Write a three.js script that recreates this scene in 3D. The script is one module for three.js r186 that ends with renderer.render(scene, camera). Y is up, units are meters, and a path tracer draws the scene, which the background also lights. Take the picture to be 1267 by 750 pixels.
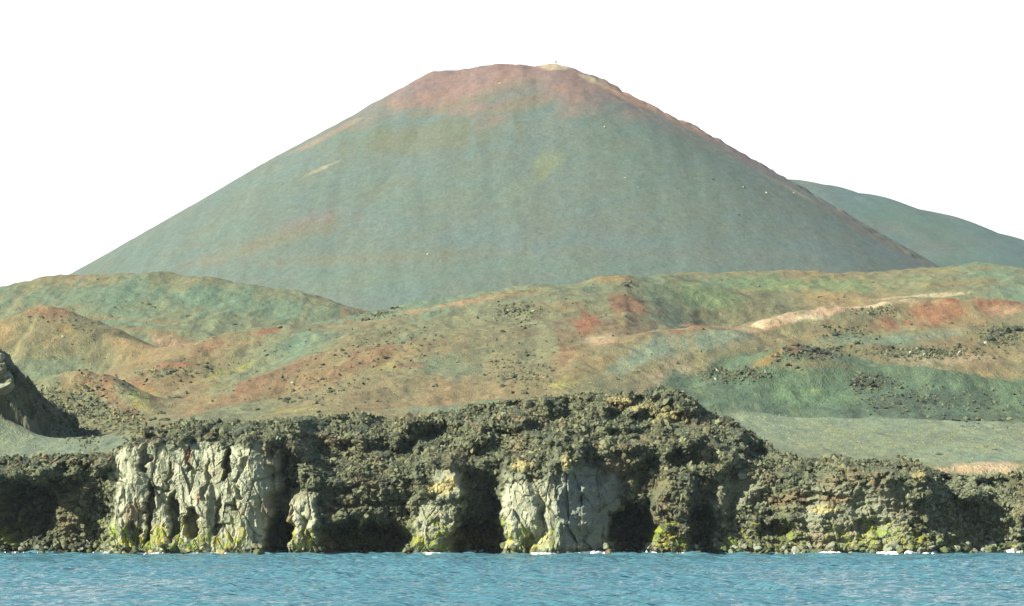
import * as THREE from 'three';
import { mergeVertices, mergeGeometries } from 'three/addons/utils/BufferGeometryUtils.js';
import { MarchingCubes } from 'three/addons/objects/MarchingCubes.js';

// ---------------------------------------------------------------- camera, sky, sun, exposure
const FOCAL = 3400, U0 = 633.5, V0 = 375, HORIZON = 610, EYE = 9.7;   // the photograph's lens in its own pixels
const PITCH = Math.atan((HORIZON - V0) / FOCAL);
const scene = new THREE.Scene();
const camera = new THREE.PerspectiveCamera(2 * Math.atan(375 / FOCAL) * 180 / Math.PI, 1267 / 750, 1, 9000);
camera.position.set(0, EYE, 0);
camera.rotation.x = PITCH;

const SUN = new THREE.Vector3(-0.76, 0.52, 0.46).normalize();
const sun = new THREE.DirectionalLight(new THREE.Color().setRGB(1, 0.97, 0.82), 5);
sun.position.copy(SUN).multiplyScalar(900).add(new THREE.Vector3(0, 0, -700));
sun.target.position.set(0, 0, -700);
sun.castShadow = true;
sun.shadow.mapSize.set(4096, 4096);
Object.assign(sun.shadow.camera, { left: -800, right: 800, top: 800, bottom: -800, near: 10, far: 2500 });
scene.add(sun, sun.target);

{ // clear summer sky: white with haze low down, deepening to blue overhead, a little brighter round the sun
  const w = 512, h = 256, data = new Float32Array(w * h * 4);
  for (let j = 0; j < h; j++) for (let i = 0; i < w; i++) {
    const el = ((j + 0.5) / h - 0.5) * Math.PI, az = ((i + 0.5) / w - 0.5) * 2 * Math.PI;
    const d = new THREE.Vector3(Math.cos(el) * Math.cos(az), Math.sin(el), Math.cos(el) * Math.sin(az));
    const s = Math.max(0, Math.sin(el));
    const k = Math.exp(-Math.pow(s / 0.27, 4));          // hazy band
    const glow = Math.pow(Math.max(0, d.dot(SUN)), 10) * 0.2;
    const wide = Math.exp(-Math.pow(s / 0.5, 2)) * (1 - k);
    const c = [0.03 + 0.57 * k + 0.06 * wide, 0.09 + 0.51 * k + 0.09 * wide, 0.18 + 0.42 * k + 0.1 * wide];
    for (let q = 0; q < 3; q++) data[(j * w + i) * 4 + q] = c[q] + glow;
    data[(j * w + i) * 4 + 3] = 1;
  }
  const sky = new THREE.DataTexture(data, w, h, THREE.RGBAFormat, THREE.FloatType);
  sky.mapping = THREE.EquirectangularReflectionMapping;
  sky.magFilter = sky.minFilter = THREE.LinearFilter;
  sky.needsUpdate = true;
  scene.background = sky;
  scene.environment = sky;
}
const renderer = new THREE.WebGLRenderer({ antialias: true });
renderer.setSize(1024, 606);
renderer.toneMapping = THREE.LinearToneMapping;
renderer.toneMappingExposure = 2.45;
renderer.shadowMap.enabled = true;
scene.fog = new THREE.FogExp2(new THREE.Color().setRGB(0.75, 0.9, 1.0), 0.00003);

// ---------------------------------------------------------------- helpers
const clamp = (x, a = 0, b = 1) => x < a ? a : x > b ? b : x;
const smooth = (a, b, x) => { const t = clamp((x - a) / (b - a)); return t * t * (3 - 2 * t); };
const mix = (a, b, t) => a + (b - a) * t;
function rng(seed) { let s = seed >>> 0; return () => { s = (s + 0x6D2B79F5) | 0; let t = Math.imul(s ^ s >>> 15, 1 | s); t = t + Math.imul(t ^ t >>> 7, 61 | t) ^ t; return ((t ^ t >>> 14) >>> 0) / 4294967296; }; }
function hash(i, j, k) { let n = Math.imul(i, 374761393) + Math.imul(j, 668265263) + Math.imul(k, 1274126177); n = Math.imul(n ^ n >>> 13, 1274126177); n ^= n >>> 16; return (n >>> 0) / 4294967296; }
function noise(x, y, s = 0) {                         // gradient noise, about -1..1
  const i = Math.floor(x), j = Math.floor(y), fx = x - i, fy = y - j;
  const u = fx * fx * fx * (fx * (fx * 6 - 15) + 10), v = fy * fy * fy * (fy * (fy * 6 - 15) + 10);
  const g = (a, b, dx, dy) => { const t = hash(a, b, s) * 6.2832; return Math.cos(t) * dx + Math.sin(t) * dy; };
  return 1.5 * mix(mix(g(i, j, fx, fy), g(i + 1, j, fx - 1, fy), u), mix(g(i, j + 1, fx, fy - 1), g(i + 1, j + 1, fx - 1, fy - 1), u), v);
}
function fbm(x, y, n, s = 0, gain = 0.5) { let a = 1, r = 0; for (let o = 0; o < n; o++) { r += a * noise(x, y, s + o * 17); a *= gain; x = x * 2.03 + 7.1; y = y * 2.03 + 3.7; } return r; }
function ridged(x, y, n, s = 0) { let a = 0.5, r = 0; for (let o = 0; o < n; o++) { r += a * (1 - Math.abs(noise(x, y, s + o * 13))); a *= 0.5; x = x * 2.1 + 1.3; y = y * 2.1 + 5.9; } return r; }
const cell = { f1: 0, f2: 0, id: 0, id2: 0, id3: 0, dx: 0, dy: 0 };
function voronoi(x, y, s) {
  const i = Math.floor(x), j = Math.floor(y); let f1 = 9, f2 = 9;
  for (let a = -1; a <= 1; a++) for (let b = -1; b <= 1; b++) {
    const px = i + a + hash(i + a, j + b, s), py = j + b + hash(i + a, j + b, s + 1), dx = x - px, dy = y - py, d = dx * dx + dy * dy;
    if (d < f1) { f2 = f1; f1 = d; cell.id = hash(i + a, j + b, s + 2); cell.id2 = hash(i + a, j + b, s + 3); cell.id3 = hash(i + a, j + b, s + 4); cell.dx = dx; cell.dy = dy; } else if (d < f2) f2 = d;
  }
  cell.f1 = Math.sqrt(f1); cell.f2 = Math.sqrt(f2); return cell;
}
function lerpTable(t, x) { if (x <= t[0][0]) return t[0][1]; for (let i = 1; i < t.length; i++) if (x <= t[i][0]) return mix(t[i - 1][1], t[i][1], (x - t[i - 1][0]) / (t[i][0] - t[i - 1][0])); return t[t.length - 1][1]; }
const CP = Math.cos(PITCH), SP = Math.sin(PITCH);
function at(u, v, d) {                                 // the point at distance d from the camera's plane on a pixel's ray
  const x = u - U0, y0 = V0 - v, y = y0 * CP + FOCAL * SP, z = FOCAL * CP - y0 * SP;
  return [x / z * d, EYE + y / z * d, -d];
}
function pixelOf(x, y, z) { const yy = y - EYE, f = -z * CP + yy * SP, up = yy * CP + z * SP; return [U0 + x / f * FOCAL, V0 - up / f * FOCAL]; }
const names = {};
function numbered(n) { const k = names[n] = (names[n] ?? -1) + 1; return k ? `${n}_${String(k).padStart(3, '0')}` : n; }
function add(o, name, parent = scene) { o.name = parent === scene ? numbered(name) : name; o.traverse(m => { if (m.isMesh) { m.castShadow = m.receiveShadow = true; } }); parent.add(o); return o; }
function tag(o, label, category, group) { o.userData.label = label; o.userData.category = category; if (group) o.userData.group = group; return o; }
function grid(cols, rows, f, colour, uvScale = 1) {    // f(i, j) -> [x, y, z]; colour(x, y, z, i, j) -> [r, g, b]; uv in metres
  const n = cols * rows, p = new Float32Array(n * 3), uv = new Float32Array(n * 2);
  for (let j = 0; j < rows; j++) for (let i = 0; i < cols; i++) { const k = j * cols + i, q = f(i, j); p[k * 3] = q[0]; p[k * 3 + 1] = q[1]; p[k * 3 + 2] = q[2]; uv[k * 2] = q[0] * uvScale; uv[k * 2 + 1] = (q[3] ?? -q[2]) * uvScale; }
  const idx = new Uint32Array((cols - 1) * (rows - 1) * 6); let t = 0;
  for (let j = 0; j < rows - 1; j++) for (let i = 0; i < cols - 1; i++) { const a = j * cols + i, b = a + 1, c = a + cols, d = c + 1; idx[t++] = a; idx[t++] = b; idx[t++] = d; idx[t++] = a; idx[t++] = d; idx[t++] = c; }
  const g = new THREE.BufferGeometry();
  g.setAttribute('position', new THREE.BufferAttribute(p, 3)); g.setAttribute('uv', new THREE.BufferAttribute(uv, 2)); g.setIndex(new THREE.BufferAttribute(idx, 1));
  g.computeVertexNormals();
  if (colour) { const c = new Float32Array(n * 3), nn = g.attributes.normal.array; for (let k = 0; k < n; k++) { const q = colour(p[k * 3], p[k * 3 + 1], p[k * 3 + 2], k % cols, (k / cols) | 0, nn[k * 3 + 1]); c[k * 3] = q[0]; c[k * 3 + 1] = q[1]; c[k * 3 + 2] = q[2]; } g.setAttribute('color', new THREE.BufferAttribute(c, 3)); }
  return g;
}
function tileTexture(size, f, srgb) {                  // f(x, y) in 0..1, must be periodic itself
  const d = new Uint8Array(size * size * 4);
  for (let j = 0; j < size; j++) for (let i = 0; i < size; i++) { const v = f(i, j); const k = (j * size + i) * 4; for (let q = 0; q < 3; q++) d[k + q] = clamp(Array.isArray(v) ? v[q] : v) * 255; d[k + 3] = 255; }
  const t = new THREE.DataTexture(d, size, size); t.wrapS = t.wrapT = THREE.RepeatWrapping; t.magFilter = THREE.LinearFilter; t.minFilter = THREE.LinearMipmapLinearFilter; t.generateMipmaps = true;
  if (srgb) t.colorSpace = THREE.SRGBColorSpace; t.needsUpdate = true; return t;
}
function periodic(size, period, s) {                   // periodic value noise sampled at pixel (i, j), period = lattice cells per tile
  return (i, j) => { const x = i / size * period, y = j / size * period, a = Math.floor(x), b = Math.floor(y), fx = x - a, fy = y - b, u = fx * fx * (3 - 2 * fx), v = fy * fy * (3 - 2 * fy), m = k => ((k % period) + period) % period;
    return mix(mix(hash(m(a), m(b), s), hash(m(a + 1), m(b), s), u), mix(hash(m(a), m(b + 1), s), hash(m(a + 1), m(b + 1), s), u), v); };
}
const lin = (hex) => { const c = new THREE.Color(hex); return [c.r, c.g, c.b]; };
const mix3 = (a, b, t) => [mix(a[0], b[0], t), mix(a[1], b[1], t), mix(a[2], b[2], t)];

// ---------------------------------------------------------------- ground textures (grain only)
const S = 512;
const n1 = periodic(S, 128, 1), n2 = periodic(S, 48, 2), n3 = periodic(S, 256, 3), n4 = periodic(S, 12, 4);
const cinderMap = tileTexture(S, (i, j) => { const v = 0.42 + 0.3 * n1(i, j) + 0.3 * n2(i, j) + 0.24 * (n3(i, j) - 0.3) + 0.14 * n4(i, j); const h = n2(j, i) - 0.5; return [v + 0.06 * h, v, v - 0.07 * h]; });
const cinderBump = tileTexture(S, (i, j) => 0.4 * n1(i, j) + 0.3 * n2(i, j) + 0.3 * n3(i, j));
const ashMap = tileTexture(S, (i, j) => { const v = 0.62 + 0.2 * n1(i, j) + 0.08 * n2(i, j) + 0.22 * (n3(i, j) - 0.3); return [v, v, v]; });
const rockMap = tileTexture(S, (i, j) => { const v = 0.55 + 0.25 * n1(i, j) + 0.22 * n2(i, j) + 0.22 * n3(i, j); return v; });
const scaled = (t, metres) => { const c = t.clone(); c.repeat.set(1 / metres, 1 / metres); c.needsUpdate = true; return c; };
const terrainMat = new THREE.MeshStandardMaterial({ vertexColors: true, roughness: 0.95, map: scaled(cinderMap, 34), bumpMap: scaled(cinderBump, 34), bumpScale: 0.35 });
const coneMat = new THREE.MeshStandardMaterial({ vertexColors: true, roughness: 0.95, map: scaled(ashMap, 120), bumpMap: scaled(cinderBump, 120), bumpScale: 0.16 });
const cliffMat = new THREE.MeshStandardMaterial({ vertexColors: true, roughness: 0.92, flatShading: true, map: scaled(rockMap, 9), bumpMap: scaled(cinderBump, 9), bumpScale: 0.16 });

// ---------------------------------------------------------------- hills as smooth unions of ridges
const BASE = [[430, -4], [455, 2], [480, 7], [500, 11], [560, 19], [600, 23], [650, 27], [750, 37], [850, 50], [950, 64], [1000, 70], [1100, 74], [1800, 74]];
function makeRidge(points, front, back, w) {
  const p = points.map(q => at(...q)), segs = [];
  for (let i = 1; i < p.length; i++) segs.push([p[i - 1], p[i]]);
  return { segs, front, back, w };
}
function ridgeHeight(r, x, z) {
  let best = -1e9;
  for (const [a, b] of r.segs) {
    const ex = b[0] - a[0], ez = b[2] - a[2], L = ex * ex + ez * ez, t = clamp(((x - a[0]) * ex + (z - a[2]) * ez) / L);
    const cx = a[0] + ex * t, cz = a[2] + ez * t, dx = x - cx, dz = z - cz, dist = Math.sqrt(dx * dx + dz * dz);
    const side = dist > 1e-6 ? dz / dist : 0, slope = mix(r.back, r.front, 0.5 + 0.5 * side);
    const h = mix(a[1], b[1], t) - slope * (Math.sqrt(dist * dist + r.w * r.w) - r.w);
    if (h > best) best = h;
  }
  return best;
}
function ridgeDistance(r, x, z) { let m = 1e9; for (const [a, b] of r.segs) { const ex = b[0] - a[0], ez = b[2] - a[2], t = clamp(((x - a[0]) * ex + (z - a[2]) * ez) / (ex * ex + ez * ez)); m = Math.min(m, Math.hypot(x - a[0] - ex * t, z - a[2] - ez * t)); } return m; }
const smax = (a, b, k) => { const h = Math.max(k - Math.abs(a - b), 0) / k; return Math.max(a, b) + h * h * k * 0.25; };
const RIDGES = [
  makeRidge([[-180, 375, 950], [0, 354, 950], [60, 343, 950], [110, 339, 950], [190, 336, 940], [250, 343, 930], [300, 351, 920], [345, 358, 915], [400, 376, 905], [445, 389, 900]], 0.3, 0.4, 6),
  makeRidge([[370, 400, 800], [430, 390, 805], [480, 383, 810], [560, 370, 815], [620, 360, 818], [680, 351, 820], [720, 349, 822], [745, 344, 823], [757, 341, 824], [775, 348, 826], [810, 344, 850], [850, 340, 920]], 0.19, 0.35, 4),
  makeRidge([[850, 340, 920], [1000, 337, 930], [1100, 332, 930], [1160, 331, 925], [1210, 329, 915], [1240, 336, 915], [1300, 347, 920], [1450, 360, 920]], 0.22, 0.3, 6),
  makeRidge([[215, 445, 700], [250, 428, 735], [300, 413, 750], [345, 404, 760], [400, 402, 775], [440, 393, 795]], 0.26, 0.45, 4),
  makeRidge([[40, 474, 632], [70, 467, 632], [105, 459, 630], [122, 463, 628], [165, 490, 612], [212, 522, 595]], 0.45, 0.5, 2),
  makeRidge([[172, 460, 682], [195, 453, 682], [220, 449, 682], [262, 453, 685], [290, 470, 680]], 0.5, 0.25, 2),
  makeRidge([[10, 402, 790], [35, 392, 790], [55, 384, 790], [78, 389, 788], [130, 415, 775], [200, 432, 755]], 0.4, 0.4, 3),
  makeRidge([[100, 400, 850], [200, 405, 840], [260, 412, 830]], 0.3, 0.3, 5),
  makeRidge([[470, 420, 720], [400, 440, 690], [330, 478, 640], [250, 515, 575]], 0.25, 0.4, 7),
  makeRidge([[640, 400, 740], [560, 430, 690], [480, 470, 620], [420, 505, 560]], 0.2, 0.25, 9),
  makeRidge([[770, 390, 740], [745, 400, 720], [710, 420, 690], [650, 470, 610]], 0.25, 0.3, 5),
  makeRidge([[690, 466, 590], [730, 446, 620], [770, 430, 642], [815, 410, 665], [850, 399, 680], [890, 402, 690], [930, 403, 690], [960, 394, 700], [1010, 382, 720], [1060, 379, 730], [1110, 373, 738], [1180, 369, 740], [1240, 367, 745], [1300, 373, 745], [1450, 380, 745]], 0.36, 0.12, 3),
  makeRidge([[1267, 395, 730], [1180, 402, 715], [1120, 412, 700], [1050, 430, 680], [1000, 440, 660]], 0.3, 0.2, 6),
  makeRidge([[845, 490, 603], [870, 476, 612], [900, 464, 622], [950, 447, 632], [970, 434, 638], [985, 427, 640], [1010, 431, 642], [1050, 449, 645], [1080, 455, 643], [1140, 458, 640], [1170, 462, 640], [1200, 470, 640], [1300, 478, 640], [1450, 480, 640]], 0.6, 0.35, 3),
  makeRidge([[860, 526, 588], [930, 523, 596], [1267, 524, 596], [1450, 524, 596]], 0.11, 0.5, 1),
  makeRidge([[-150, 542, 545], [150, 542, 545], [215, 545, 545]], 0.12, 0.5, 1),
  makeRidge([[1130, 585, 500], [1190, 575, 500], [1240, 573, 500], [1450, 568, 500]], 0.12, 0.35, 2),
  makeRidge([[-150, 470, 552], [-40, 498, 550], [0, 516, 549], [18, 526, 548], [40, 540, 547]], 0.5, 0.8, 1.5),
  makeRidge([[440, 515, 520], [480, 507, 525], [520, 503, 528], [580, 500, 530], [640, 490, 535]], 0.2, 0.3, 5),
];
const CRAG = makeRidge([[-300, 300, 535], [-120, 372, 548], [-40, 408, 557], [-4, 433, 562], [6, 442, 564], [12, 462, 566], [38, 477, 574], [65, 501, 582], [92, 522, 588], [112, 537, 592]], 1.9, 0.9, 0.4);
function hillHeight(x, z) {
  const d = -z; let h = lerpTable(BASE, d);
  for (const r of RIDGES) { let k = ridgeHeight(r, x, z); if (r === RIDGES[1]) k -= 0.4 * Math.max(0, x - (775 - U0) / FOCAL * d) * smooth(840, 780, d) + 0.22 * Math.max(0, (390 - U0) / FOCAL * d - x); h = smax(h, k, 3); }   // the brown hill's skirt ends at the valleys on either side
  const flat = 1 - 0.88 * smooth(3, 0.8, h - Math.max(ridgeHeight(RIDGES[14], x, z), ridgeHeight(RIDGES[15], x, z)));
  const far = smooth(520, 640, d) * flat;
  h += far * (fbm(x / 70, z / 70, 2, 31) * 1.5) + flat * smooth(500, 640, d) * ((ridged(x / 26 + 0.35 * z / 26, z / 60, 3, 41) - 0.6) * 2.3 + (ridged(x / 11 - 0.3 * z / 11, z / 30, 2, 45) - 0.55) * 0.8 + fbm(x / 9, z / 12, 3, 51) * 0.45) + fbm(x / 4, z / 4, 2, 61) * 0.18;
  h -= 18 * smooth(493, 475, d);
  const kr = ridgeHeight(CRAG, x, z);
  if (kr > h - 3) { const b = voronoi(x / 3.2, z / 3.2, 71); const k = kr + (b.id - 0.5) * 3.4 + (voronoi(x / 0.9, z / 0.9, 75).id - 0.5) * 0.7; h = Math.max(h, k); }
  return h;
}
const crag = (x, z, y) => ridgeHeight(CRAG, x, z) > y - 2.8;

// cinder cone and the shoulder behind it
const RIM = makeRidge([[530, 91, 1296], [538, 86, 1296], [575, 83, 1296], [600, 78, 1295], [620, 76, 1292], [640, 78, 1290], [660, 80, 1290], [688, 78, 1290], [705, 82, 1290], [722, 89, 1290], [738, 96, 1290]], 0.6, 0.59, 1.5);
const RIGHT_RIB = makeRidge([[738, 96, 1290], [800, 127, 1287], [840, 146, 1285], [900, 181, 1280], [960, 217, 1272], [985, 232, 1266], [1050, 272, 1250], [1150, 332, 1225], [1240, 388, 1200]], 0.62, 0.6, 1.5);
function coneHeight(x, z) {
  const a = ridgeHeight(RIM, x, z), b = ridgeHeight(RIGHT_RIB, x, z);
  let h = smax(a, b, 4);
  const top = smooth(170, 205, h);
  h = smax(h, 73.5 - 12 * smooth(1010, 960, -z), 8);
  const ang = Math.atan2(x, -z - 1295 + 140), rad = Math.hypot(x, z + 1295);
  h += fbm(x / 90, z / 90, 2, 81) * 1.1 + fbm(ang * 26, rad / 190, 3, 85) * 0.08 + fbm(x / 7, z / 7, 2, 95) * (0.2 + 0.35 * top);
  const rib = smooth(16, 4, ridgeDistance(RIGHT_RIB, x, z));
  h += rib * fbm(x / 5, z / 9, 3, 99) * 0.9;
  return h;
}
const LEFT_RIB = makeRidge([[530, 91, 1296], [400, 165, 1290], [250, 250, 1285]], 0.6, 0.6, 1);
const SHOULDER = makeRidge([[860, 215, 1500], [975, 222, 1500], [1010, 229, 1500], [1060, 239, 1500], [1120, 256, 1500], [1200, 283, 1500], [1267, 309, 1500], [1400, 362, 1500], [1500, 400, 1500]], 0.42, 0.5, 18);

// ---------------------------------------------------------------- where the ground's colours lie (cinder, moss, ash, sand)
function groundAt(u, v, d0, d1, height) {
  const under = d => { const p = at(u, v, d); return height(p[0], p[2]) >= p[1]; };
  for (let d = d0; d < d1; d += 3) if (under(d)) { let a = d - 3, b = d; for (let k = 0; k < 6; k++) { const m = (a + b) / 2; if (under(m)) b = m; else a = m; } return at(u, v, b); }
  return null;
}
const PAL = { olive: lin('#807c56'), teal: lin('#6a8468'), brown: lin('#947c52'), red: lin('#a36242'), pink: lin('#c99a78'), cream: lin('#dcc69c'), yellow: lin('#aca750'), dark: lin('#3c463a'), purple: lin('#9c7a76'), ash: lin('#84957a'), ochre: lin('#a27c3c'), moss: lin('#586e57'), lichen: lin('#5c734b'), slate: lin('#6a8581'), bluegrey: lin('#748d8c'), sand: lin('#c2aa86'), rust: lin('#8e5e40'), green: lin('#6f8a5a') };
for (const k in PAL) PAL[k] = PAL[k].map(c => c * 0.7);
function patches(list, height, d0, d1) {
  return list.map(([u, v, ru, rv, rot, col, k]) => { const p = groundAt(u, v, d0, d1, height); if (!p) return null; const s = -p[2] / FOCAL; return { x: p[0], y: p[1], z: p[2], rx: ru * s, ry: rv * s, c: Math.cos(rot), s: Math.sin(rot), col: PAL[col], k: k * (col === 'red' || col === 'teal' || col === 'ash' || col === 'yellow' ? 0.8 : 0.95) }; }).filter(Boolean);
}
function applyPatches(c, list, x, y, z, wx, wy, deep) {
  for (const p of list) {
    const dx = x - p.x, dy = y - p.y; if (Math.abs(dx) > p.rx * 1.7 + p.ry * 1.7 || Math.abs(z - p.z) > deep) continue;
    const a = (dx * p.c + dy * p.s) / p.rx, b = (-dx * p.s + dy * p.c) / p.ry, q = Math.sqrt(a * a + b * b) + wx + wy;
    if (q < 1.35) { const t = p.k * smooth(1.2, 0.55, q); c = mix3(c, p.col, t); }
  }
  return c;
}
const HILL_PATCHES = patches([
  // [u, v, half width, half height, tilt, colour, strength]
  [120, 365, 160, 26, 0, 'teal', 0.9], [300, 375, 130, 20, -0.15, 'teal', 0.9], [190, 338, 60, 4, 0, 'olive', 0.7], [80, 402, 100, 26, 0, 'olive', 0.7], [60, 386, 34, 9, -0.2, 'red', 0.5], [80, 408, 28, 8, -0.5, 'ochre', 0.5], [110, 425, 50, 12, -0.4, 'olive', 0.7],
  [150, 395, 70, 4, -0.1, 'brown', 0.6], [215, 425, 50, 9, -0.35, 'pink', 0.6], [190, 412, 60, 5, -0.25, 'brown', 0.7], [40, 440, 60, 20, 0, 'olive', 0.8], [60, 455, 60, 12, 0, 'teal', 0.5],
  [120, 475, 50, 18, -0.3, 'brown', 0.85], [140, 492, 40, 12, -0.5, 'rust', 0.5], [170, 490, 30, 10, -0.6, 'yellow', 0.55], [95, 505, 40, 12, -0.4, 'olive', 0.7],
  [225, 451, 36, 4.5, 0.03, 'red', 0.85], [205, 462, 16, 6, 0.2, 'dark', 0.5], [230, 475, 40, 20, 0, 'brown', 0.75], [250, 500, 50, 20, 0, 'brown', 0.8],
  [265, 428, 26, 7, 0.5, 'red', 0.75], [330, 410, 38, 8, 0.2, 'red', 0.9], [300, 425, 50, 12, 0.3, 'brown', 0.7], [400, 405, 70, 10, 0.15, 'brown', 0.7], [370, 425, 70, 9, 0.4, 'teal', 0.75], [290, 460, 40, 7, 0.6, 'yellow', 0.6],
  [345, 462, 55, 12, 0.55, 'rust', 0.6], [330, 480, 60, 14, 0.5, 'brown', 0.6], [390, 470, 70, 30, 0.3, 'brown', 0.85], [355, 495, 40, 8, 0.2, 'olive', 0.8], [380, 507, 40, 4, 0, 'yellow', 0.6],
  [480, 440, 70, 20, 0.2, 'brown', 0.85], [460, 400, 60, 10, 0.25, 'brown', 0.6], [560, 400, 90, 25, 0.2, 'olive', 0.9], [590, 372, 120, 7, 0.2, 'brown', 0.75], [430, 455, 80, 16, 0.4, 'rust', 0.35], [300, 490, 60, 14, 0.5, 'rust', 0.35], [480, 430, 40, 10, 0.2, 'rust', 0.4], [140, 470, 30, 10, -0.4, 'rust', 0.5], [660, 380, 80, 22, 0.1, 'teal', 0.35], [600, 435, 50, 16, 0.1, 'teal', 0.35], [540, 380, 60, 5, 0.2, 'pink', 0.35], [505, 452, 26, 6, 0.1, 'rust', 0.6], [480, 452, 24, 6, 0.4, 'yellow', 0.4],
  [570, 455, 60, 20, -0.2, 'teal', 0.65], [620, 440, 60, 30, 0, 'olive', 0.8], [680, 352, 50, 7, 0.05, 'ochre', 0.6], [755, 344, 24, 6, 0, 'ochre', 0.7], [720, 356, 50, 7, 0, 'teal', 0.6], [660, 385, 50, 20, 0, 'olive', 0.7], [700, 378, 28, 14, 0, 'brown', 0.6],
  [745, 405, 80, 36, 0.2, 'rust', 0.4], [780, 378, 34, 18, -0.1, 'red', 0.7], [730, 398, 24, 15, 0.9, 'red', 1], [720, 408, 12, 10, 0.9, 'red', 1], [740, 420, 28, 11, 0.2, 'cream', 0.4], [745, 424, 18, 5, 0.2, 'pink', 0.6], [700, 440, 40, 26, 0.8, 'brown', 0.9], [700, 435, 22, 16, 0.9, 'rust', 0.35], [705, 470, 30, 9, 0.4, 'yellow', 0.6], [740, 450, 50, 12, 0.5, 'brown', 0.7],
  [860, 365, 60, 26, 0, 'green', 0.75], [1000, 352, 160, 16, 0, 'green', 0.7], [870, 350, 70, 10, 0, 'teal', 0.5], [920, 385, 80, 6, 0.1, 'olive', 0.6], [950, 358, 60, 4, 0.2, 'yellow', 0.35], [1190, 350, 80, 12, 0, 'olive', 0.8], [1190, 350, 40, 4, 0.1, 'brown', 0.5], [1210, 332, 40, 4, 0, 'ochre', 0.4],
  [795, 440, 70, 16, 0.55, 'ash', 0.95], [880, 420, 60, 20, 0.3, 'ash', 0.95], [830, 465, 60, 20, 0.5, 'sand', 0.45], [900, 440, 60, 14, 0.4, 'olive', 0.6], [880, 465, 40, 6, 0.6, 'yellow', 0.5],
  [850, 402, 26, 6, 0.1, 'red', 0.6], [845, 403, 14, 4, 0.2, 'cream', 0.7], [895, 405, 30, 4, 0, 'pink', 0.6], [985, 394, 52, 8, 0.22, 'cream', 0.9], [960, 402, 40, 6, 0.3, 'pink', 0.7], [1040, 383, 50, 5, 0.15, 'pink', 0.8], [1070, 380, 40, 4, 0.1, 'cream', 0.7], [1000, 415, 60, 8, 0.3, 'brown', 0.5],
  [1070, 390, 45, 7, 0.15, 'olive', 0.8], [1170, 385, 100, 15, 0.12, 'red', 0.7], [1110, 402, 50, 10, 0.1, 'red', 0.75], [1150, 366, 60, 3, 0.05, 'cream', 0.7], [1210, 372, 60, 6, 0, 'rust', 0.7], [1240, 385, 40, 8, 0.1, 'pink', 0.4], [1080, 420, 60, 10, 0, 'teal', 0.8], [1150, 415, 70, 8, 0.15, 'ash', 0.7], [1230, 410, 50, 16, 0.2, 'olive', 0.8], [1170, 445, 100, 8, 0.05, 'sand', 0.45],
  [985, 430, 26, 10, 0.2, 'rust', 0.7], [1010, 436, 20, 7, -0.2, 'purple', 0.7], [955, 440, 30, 5, 0.6, 'ochre', 0.7], [950, 480, 110, 34, 0, 'teal', 1], [1080, 490, 130, 30, 0, 'teal', 1], [1200, 490, 100, 28, 0, 'teal', 0.9], [1000, 445, 40, 7, 0, 'brown', 0.5], [1070, 470, 22, 10, 0.3, 'dark', 0.6], [1120, 500, 60, 12, 0.2, 'dark', 0.3], [1190, 518, 90, 4, 0, 'dark', 0.45], [930, 515, 50, 6, 0, 'yellow', 0.3],
  [1000, 540, 110, 18, 0, 'ash', 0.9], [1150, 550, 130, 26, 0, 'ash', 0.9], [1150, 545, 100, 5, 0.08, 'yellow', 0.15], [1220, 578, 60, 6, 0.05, 'sand', 1], [1190, 580, 40, 4, 0.05, 'pink', 0.2], [1150, 565, 80, 6, 0.05, 'olive', 0.4],
  [70, 552, 120, 9, 0, 'ash', 1], [10, 535, 40, 14, -0.4, 'ash', 0.8], [110, 565, 60, 5, 0, 'brown', 0.6], [540, 508, 50, 8, 0, 'ash', 0.8], [600, 500, 40, 6, 0, 'teal', 0.7],
], hillHeight, 475, 1000);
const HILL_DARK = patches([[985, 430, 30, 10, 0.2, 'rust', 0.7], [1012, 437, 26, 8, -0.2, 'purple', 0.7], [955, 442, 36, 6, 0.5, 'ochre', 0.7], [1000, 450, 50, 8, 0, 'brown', 0.5], [1072, 472, 24, 10, 0.3, 'dark', 0.7], [1110, 500, 70, 14, 0.2, 'dark', 0.45], [1190, 517, 90, 4, 0, 'dark', 0.5], [905, 464, 36, 6, 0.4, 'dark', 0.45], [1000, 490, 60, 14, 0, 'green', 0.4], [1200, 490, 60, 14, 0.1, 'dark', 0.3]], hillHeight, 475, 1000);
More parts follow.
